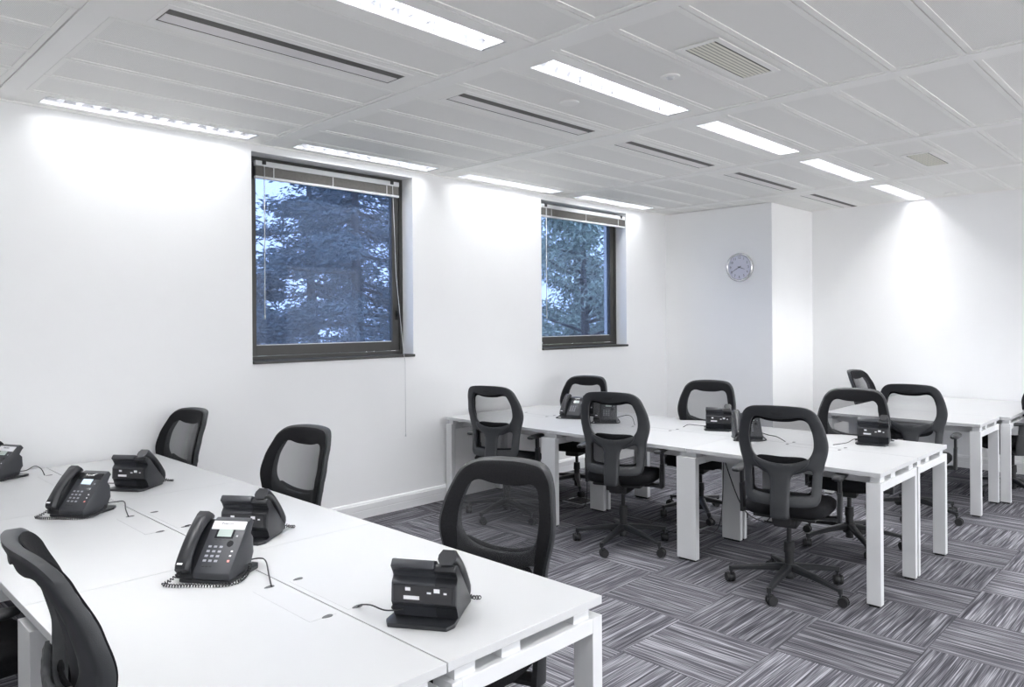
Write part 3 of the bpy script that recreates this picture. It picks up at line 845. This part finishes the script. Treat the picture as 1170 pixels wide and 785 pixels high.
def make_phone(blue=False, detailed=True, coil=True, card=False):
    t = empty('desk_telephone')
    # stand plate, narrowing to the back
    pl = [(.088, -.088), (.092, -.075), (.092, .075), (.088, .088), (-.075, .100), (-.105, .085), (-.105, -.085), (-.075, -.100)]
    b = MB(); b.prism(pl, 0.0, .012, axis='z', bev=.003); b.build('stand', M['phone'], t, smooth=40)
    # housing
    prof = [(.090, .012), (.094, .034), (-.036, .168), (-.060, .176), (-.075, .157), (-.052, .140), (-.044, .124), (-.066, .112), (-.070, .056), (-.052, .044), (-.048, .012)]
    b = MB(); b.prism(prof, -.038, .088, bev=.004); b.build('body', M['phone2'], t, smooth=40)
    prof2 = [(.090, .012), (.088, .026), (-.036, .158), (-.060, .168), (-.073, .150), (-.052, .138), (-.044, .124), (-.066, .112), (-.070, .056), (-.052, .044), (-.048, .012)]
    b = MB(); b.prism(prof2, -.100, -.038, bev=.004); b.build('cradle', M['phone'], t, smooth=40)
    # rear recess with sockets and labels
    b = MB(); b.box(-.0705, -.060, -.09, .08, .060, .106); rp = b.build('socket_panel', M['gloss'], t)
    b = MB()
    for (y0, y1, z0, z1) in ((.03, .045, .092, .101), (-.055, -.038, .090, .101), (.004, .05, .068, .078), (-.03, -.018, .086, .091), (-.075, -.066, .087, .092)):
        b.box(-.0712, -.070, y0, y1, z0, z1)
    b.build('label', M['print'], rp)
    # handset: swept along an arc above the cradle
    b = MB(); n = 14; rings = []; L0, L1 = -.004, .203
    for i in range(n + 1):
        s = i / n; v = L0 + (L1 - L0) * s; bow = math.sin(PI * s)
        wtop = .031 + .011 * bow; th = .050 - .027 * bow ** .45; hw = .0275 - .004 * bow
        if i in (0, n): hw *= .93; wtop -= .004; th *= .92
        k = .35; q = [(-1, 0 + k), (-1, 1 - k), (-1 + k, 1), (1 - k, 1), (1, 1 - k), (1, k), (1 - k, 0), (-1 + k, 0)]
        rings.append([fp(-.071 + a * hw, v, wtop - th + c * th) for a, c in q])
    b.loft(rings); hsn = b.build('handset', M['phone'], t, smooth=50)
    b = MB(); fbox(b, -.080, -.062, .004, .010, .0375, .0386); b.build('logo', M['print'], hsn)
    # face: header, screen, soft keys, navigation, keypad
    b = MB(); fbox(b, -.034, .084, .150, .181, .0, .006, .002); b.build('top_bezel', M['print'] if card else M['gloss'], t, smooth=40)
    me = LOGO.copy(); me.materials.clear(); me.materials.append(M['num'] if card else M['print'])
    p = fp(.020, .170, .0068); U = Vector((0, 1, 0))
    me.transform(Matrix(((0, FD.x, FN.x, p.x), (1, 0, 0, p.y), (0, FD.z, FN.z, p.z), (0, 0, 0, 1))))
    o = bpy.data.objects.new('lettering', me); C.objects.link(o); o.parent = t
    b = MB(); fbox(b, -.012, .054, .118, .160, .0, .004, .001); sc = b.build('screen_bezel', M['gloss'], t)
    b = MB(); fbox(b, -.004, .046, .124, .154, .004, .0046); b.build('screen', M['lcdb'] if blue else M['lcd'], sc)
    b = MB(); c = fp(.052, .100, 0); b.cyl(c, c + FN * .004, .013, .011, n=24); b.build('navigation_button', M['gloss'], t, smooth=40)
    kd = MB(); ks = []
    for r_ in range(4):
        for c_ in range(3): ks.append((-.014 + .0195 * c_, .088 - .0165 * r_, M['key'], .0062, .0042))
    for i in range(4): ks.append((-.004 + .0165 * i, .113, M['phone'], .006, .0025))
    ks += [(.066, .128, M['key'], .0045, .004), (.068, .074, M['print'], .004, .003), (.068, .058, M['print'], .004, .003), (.068, .040, M['redkey'], .0045, .004)]
    ks += [(-.012 + .013 * i, .020, M['phone'], .0055, .003) for i in range(3)]
    for (u, v, m_, a, c) in ks:
        if m_ is M['key'] or detailed:
            b = MB(); fbox(b, u - a, u + a, v - c, v + c, 0, .0035, .0012); b.build('key', m_, t)
    # curly handset cord lying in front of the stand
    path = smooth_path([fp(-.075, .0, .004), (.115, -.100, .016), (.135, -.112, .009), (.138, -.075, .007), (.128, -.02, .007), (.122, .04, .007), (.108, .085, .007), (.075, .112, .008), (.03, .112, .012), (-.02, .100, .022), (-.035, .09, .030)], 12)
    if coil:
        pts = []; acc = 0
        fine = path
        turns = 46; tot = sum((b_ - a_).length for a_, b_ in zip(fine[:-1], fine[1:])); rr = .0048
        steps = turns * 8; dd = tot / steps; out = []; i = 0; a_ = fine[0]; rem = 0; cum = [0]
        for p, q in zip(fine[:-1], fine[1:]): cum.append(cum[-1] + (q - p).length)
        for s in range(steps + 1):
            l = min(s * dd, tot - 1e-6)
            while cum[i + 1] < l: i += 1
            f = (l - cum[i]) / (cum[i + 1] - cum[i]); p = fine[i].lerp(fine[i + 1], f); d = (fine[i + 1] - fine[i]).normalized()
            sd = d.cross(Vector((0, 0, 1))).normalized(); up = sd.cross(d); ph = 2 * PI * turns * s / steps
            q = p + sd * rr * math.cos(ph) + up * rr * math.sin(ph); q.z = max(q.z, .0022); out.append(q)
        MB().tube(out, .0018, n=4).build('handset_cord', M['cord'], t)
    else:
        MB().tube(path[::3], .004, n=6).build('handset_cord', M['cord'], t)
    return t
def smooth_path(pts, n=6):
    pts = [Vector(p) for p in pts]; out = []
    for i in range(len(pts) - 1):
        p0 = pts[max(i - 1, 0)]; p1 = pts[i]; p2 = pts[i + 1]; p3 = pts[min(i + 2, len(pts) - 1)]
        for j in range(n):
            t = j / n
            out.append(.5 * ((2 * p1) + (p2 - p0) * t + (2 * p0 - 5 * p1 + 4 * p2 - p3) * t * t + (3 * p1 - p0 - 3 * p2 + p3) * t ** 3))
    out.append(pts[-1]); return out
ph_near = make_phone(False, True, True, True); ph_blue = make_phone(True, True, True); ph_far = make_phone(False, False, False)
for e in (ph_near, ph_blue, ph_far): e['proto'] = 1
used_p = set()
def phone(proto, x, y, h, label, group, cable):
    o = proto if proto.name not in used_p else copy_tree(proto); used_p.add(proto.name)
    o.location = (x, y, ZT); o.rotation_euler = (0, 0, R(h)); tag(o, label, 'telephone', group)
    if cable:
        mx = Matrix.Translation((x, y, ZT)) @ Matrix.Rotation(R(h), 4, 'Z'); inv = mx.inverted()
        st = mx @ Vector((-.05, .06, .030)); md = mx @ Vector((-.075, .102, .034))
        pts = [st, md] + [Vector(c) for c in cable]
        b = MB(); b.tube([inv @ p for p in smooth_path(pts, 8)], .0024, n=6); b.build('network_cable', M['cord'], o)
    return o
GP1 = 'telephones on the foreground desk'; GP2 = 'telephones on the middle desk'
z = ZT + .003
phone(ph_near, 1.075, 2.43, 216, 'black desk telephone facing the camera at the centre of the foreground desk', GP1, [(1.20, 2.35, z + .03), (1.165, 2.26, z + .012), (1.137, 2.19, z)])
phone(ph_near, 1.34, 1.655, 32, 'black desk telephone seen from behind, nearest the right end of the foreground desk', GP1, [(1.215, 1.76, z + .032), (1.224, 1.82, z + .015), (1.232, 1.85, z)])
phone(ph_near, 1.35, 2.76, 35, 'black desk telephone seen from behind, just behind the centre foreground telephone', GP1, [(1.235, 2.92, z + .02), (1.24, 3.05, z + .012), (1.232, 3.10, z)])
phone(ph_blue, 1.01, 3.67, 212, 'black desk telephone with a lit blue screen on the foreground desk, facing the camera', GP1, [(1.16, 3.60, z + .03), (1.14, 3.52, z + .015), (1.125, 3.44, z)])
phone(ph_near, 1.36, 4.035, 35, 'black desk telephone seen from behind, on the foreground desk near the wall', GP1, [(1.235, 4.20, z + .02), (1.24, 4.30, z + .01), (1.231, 4.37, z)])
phone(ph_near, .925, 4.83, 205, 'black desk telephone cut by the left edge of the photo, by the wall', GP1, [(1.075, 4.76, z + .05), (1.10, 4.735, z + .035), (1.112, 4.715, z)])
phone(ph_far, 4.945, 4.11, 197, 'black desk telephone on the middle desk, farthest left, handset towards the window', GP2, None)
phone(ph_far, 4.90, 3.735, 214, 'black desk telephone on the middle desk seen through the mesh of a chair back', GP2, [(5.03, 3.62, z + .05), (4.99, 3.54, z + .045), (4.90, 3.45, z)])
phone(ph_far, 5.21, 4.10, 25, 'black desk telephone seen from behind, half hidden behind the leftmost telephone of the middle desk', GP2, None)
phone(ph_far, 5.13, 2.84, 22, 'black desk telephone seen from behind at the middle of the middle desk', GP2, [(5.02, 2.98, z + .03), (5.04, 3.05, z + .025), (5.05, 3.10, z)])
phone(ph_far, 4.86, 2.47, 216, 'black desk telephone on the middle desk partly hidden by the nearest chair back', GP2, [(4.98, 2.37, z + .02), (4.95, 2.30, z + .02), (4.91, 2.22, z)])
phone(ph_far, 5.23, 1.76, 12, 'black desk telephone seen from behind near the right end of the middle desk', GP2, [(5.05, 1.86, z + .015), (5.02, 1.90, z + .005), (4.99, 1.93, z)])

# ------------------------------------------------------------------ floor boxes and loose leads under the middle desk
def floor_box(x, y, label, lead):
    t = empty('floor_box', (x, y, 0))
    MB().box(-.11, .11, -.11, .11, 0, .006, bev=.002).build('frame', M['steel'], t)
    MB().box(-.09, .09, -.09, .09, .006, .009, bev=.001).build('lid', M['matte'], t)
    MB().box(-.03, .03, .085, .098, .008, .014).build('outlet', M['print'], t)
    tag(t, label, 'floor box', 'floor boxes under the middle desk')
    b = MB(); b.tube(smooth_path([(x, y, .012)] + lead, 8), .0035, n=6)
    tag(b.build('power_lead', M['cord']), label.replace('floor box', 'power lead running from the floor box'), 'lead', 'leads under the middle desk')
floor_box(5.02, 2.98, 'small floor box beneath the middle desk between its wide legs', [(4.95, 3.2, .005), (4.80, 3.25, .005), (4.72, 3.0, .005), (4.78, 2.80, .02), (4.845, 2.68, .10), (4.80, 2.62, .60)])
floor_box(5.00, 4.10, 'small floor box beneath the middle desk near the window wall', [(4.85, 4.25, .005), (4.70, 4.12, .005), (4.75, 3.98, .01), (4.84, 3.9, .06), (4.80, 3.87, .60)])
b = MB(); b.tube(smooth_path([(4.86, 2.67, .62), (4.72, 2.45, .30), (4.70, 2.30, .22), (4.62, 2.18, .30), (4.66, 2.05, .62)], 8), .004, n=6)
tag(b.build('hanging_lead', M['cord']), 'black lead looping beneath the middle desk beside its wide centre leg', 'lead')

# ------------------------------------------------------------------ outside
struct(MB().box(-10, 40, YW + .32, 40, -1.3, -1.2).build('ground', M['lawn']))
struct(MB().box(-25, 30, -40, YB - .2, -1.3, -1.2).build('ground_bounce', M['pave']))  # unseen pale ground, added to bounce daylight up to the ceiling
def tree(x, y, h, rad, kind, label, n, zb=-1.2):
    t = empty('conifer_tree' if kind == 0 else 'leafy_tree', (x, y, zb)); rr = random.Random(int(x * 100 + y * 7))
    b = MB(); b.tube([(0, 0, 0), (.05, .03, h * .3), (-.04, .02, h * .6), (0, 0, h * .98)], [.13, .10, .06, .02], n=10); b.build('trunk', M['bark'], t)
    br = MB(); lf = MB(); bm = lf.bm
    nb = 72 if kind == 0 else 34
    for i in range(nb):
        f = .10 + .88 * (i + rr.random()) / nb; z0 = h * f; a = rr.random() * 2 * PI + i * 2.4
        ln = rad * ((1.08 - f) ** .7 if kind == 0 else math.sin(PI * min(1, .25 + .72 * f)) ** .6) * rr.uniform(.75, 1.05)
        d = Vector((math.cos(a), math.sin(a), (-.18 if kind == 0 else .25) + rr.uniform(-.1, .1)))
        p = [Vector((0, 0, z0)) + d * ln * s + Vector((0, 0, .12 * ln * s * s)) for s in (0, .35, .7, 1)]
        br.tube(p, [.035, .022, .012, .004], n=5)
        for k in range(n):
            s = rr.uniform(.15, 1.05) ** .8; c = p[0].lerp(p[3], s) + Vector((rr.gauss(0, .16), rr.gauss(0, .16), rr.gauss(0, .12))) * ln * .55
            if kind == 0:
                dd = (Vector((math.cos(a), math.sin(a), -.25)) + Vector((rr.gauss(0, .6), rr.gauss(0, .6), rr.gauss(0, .35)))).normalized(); l_, w_ = rr.uniform(.07, .16), .015
            else:
                dd = Vector((rr.gauss(0, 1), rr.gauss(0, 1), -.5 + rr.gauss(0, .4))).normalized(); l_, w_ = rr.uniform(.09, .19), .020
            sdv = dd.cross(Vector((rr.gauss(0, 1), rr.gauss(0, 1), rr.gauss(0, 1)))).normalized() * w_
            vs = [bm.verts.new(q) for q in (c, c + dd * l_ * .5 + sdv, c + dd * l_, c + dd * l_ * .5 - sdv)]
            bm.faces.new(vs)
    br.build('branches', M['bark'], t); lf.build('foliage', M['needle'] if kind == 0 else M['leaf'], t)
    return tag(t, label, 'tree', 'trees outside the windows')
tree(6.3, 9.4, 6.8, 2.2, 0, 'dark blue-green conifer seen through the larger near window', 520)
tree(9.2, 14.0, 9.5, 2.8, 0, 'tall conifer farther back, seen between the two windows', 380)
tree(4.4, 13.0, 9.5, 2.6, 0, 'tall conifer outside to the left of the larger window view', 300)
tree(7.4, 12.6, 7.5, 2.2, 0, 'conifer close behind the one at the larger near window', 300)
tree(5.5, 10.9, 3.6, 1.3, 0, 'short dark conifer low in the left of the larger window', 200)
tree(13.6, 10.9, 4.0, 1.9, 1, 'low leafy bush filling the bottom of the smaller far window', 420)
tree(11.2, 9.0, 6.0, 2.2, 1, 'leafy tree with pale fronds seen through the smaller far window', 620)
tree(15.2, 12.5, 8.0, 3.0, 1, 'broad leafy tree standing beyond the one at the far window', 420)

# ------------------------------------------------------------------ world, camera, view
sl = bpy.data.lights.new('sun', 'SUN'); sl.energy = 2.2; sl.angle = R(3); sl.color = (1, .97, .92)
so = bpy.data.objects.new('sun', sl); C.objects.link(so)
so.rotation_euler = Vector((.85, -.42, .9)).to_track_quat('Z', 'Y').to_euler()
wd = bpy.data.worlds.new('World'); bpy.context.scene.world = wd; wd.use_nodes = True
nt = wd.node_tree; bg = nt.nodes['Background']
sky = nt.nodes.new('ShaderNodeTexSky'); sky.sky_type = 'HOSEK_WILKIE'; sky.turbidity = 5; sky.ground_albedo = .25
sky.sun_direction = Vector((.85, -.42, .9)).normalized()
mx = nt.nodes.new('ShaderNodeMixRGB'); mx.inputs['Fac'].default_value = .85; mx.inputs['Color2'].default_value = (.95, .965, 1.0, 1)
nt.links.new(sky.outputs[0], mx.inputs['Color1']); nt.links.new(mx.outputs[0], bg.inputs['Color'])
bg.inputs['Strength'].default_value = 4.6

cam = bpy.data.cameras.new('Camera'); co = bpy.data.objects.new('Camera', cam); C.objects.link(co)
cam.sensor_width = 36; cam.lens = 848.3 / 1170 * 36; cam.clip_start = .05
cam.shift_x = 0; cam.shift_y = -(392.5 - 367.1) / 1170
a = R(44.48)
Fv = Vector((math.cos(a), math.sin(a), 0)); Rv = Vector((math.sin(a), -math.cos(a), 0)); Uv = Vector((0, 0, 1))
th = .007
X = Rv * math.cos(th) - Uv * math.sin(th); Y = Uv * math.cos(th) + Rv * math.sin(th)
m3 = Matrix((X, Y, -Fv)).transposed()
co.matrix_world = Matrix.Translation((0, 0, 1.565)) @ m3.to_4x4()
sc = bpy.context.scene; sc.camera = co
sc.view_settings.view_transform = 'Standard'; sc.view_settings.look = 'None'
sc.view_settings.gamma = 1; sc.view_settings.use_curve_mapping = False
sc.view_settings.exposure = 0.62
sc.cycles.max_bounces = 12; sc.cycles.diffuse_bounces = 8; sc.cycles.glossy_bounces = 4; sc.cycles.transparent_max_bounces = 12
sc.cycles.use_denoising = True; sc.cycles.sample_clamp_indirect = 6
sc.cycles.caustics_reflective = False; sc.cycles.caustics_refractive = False
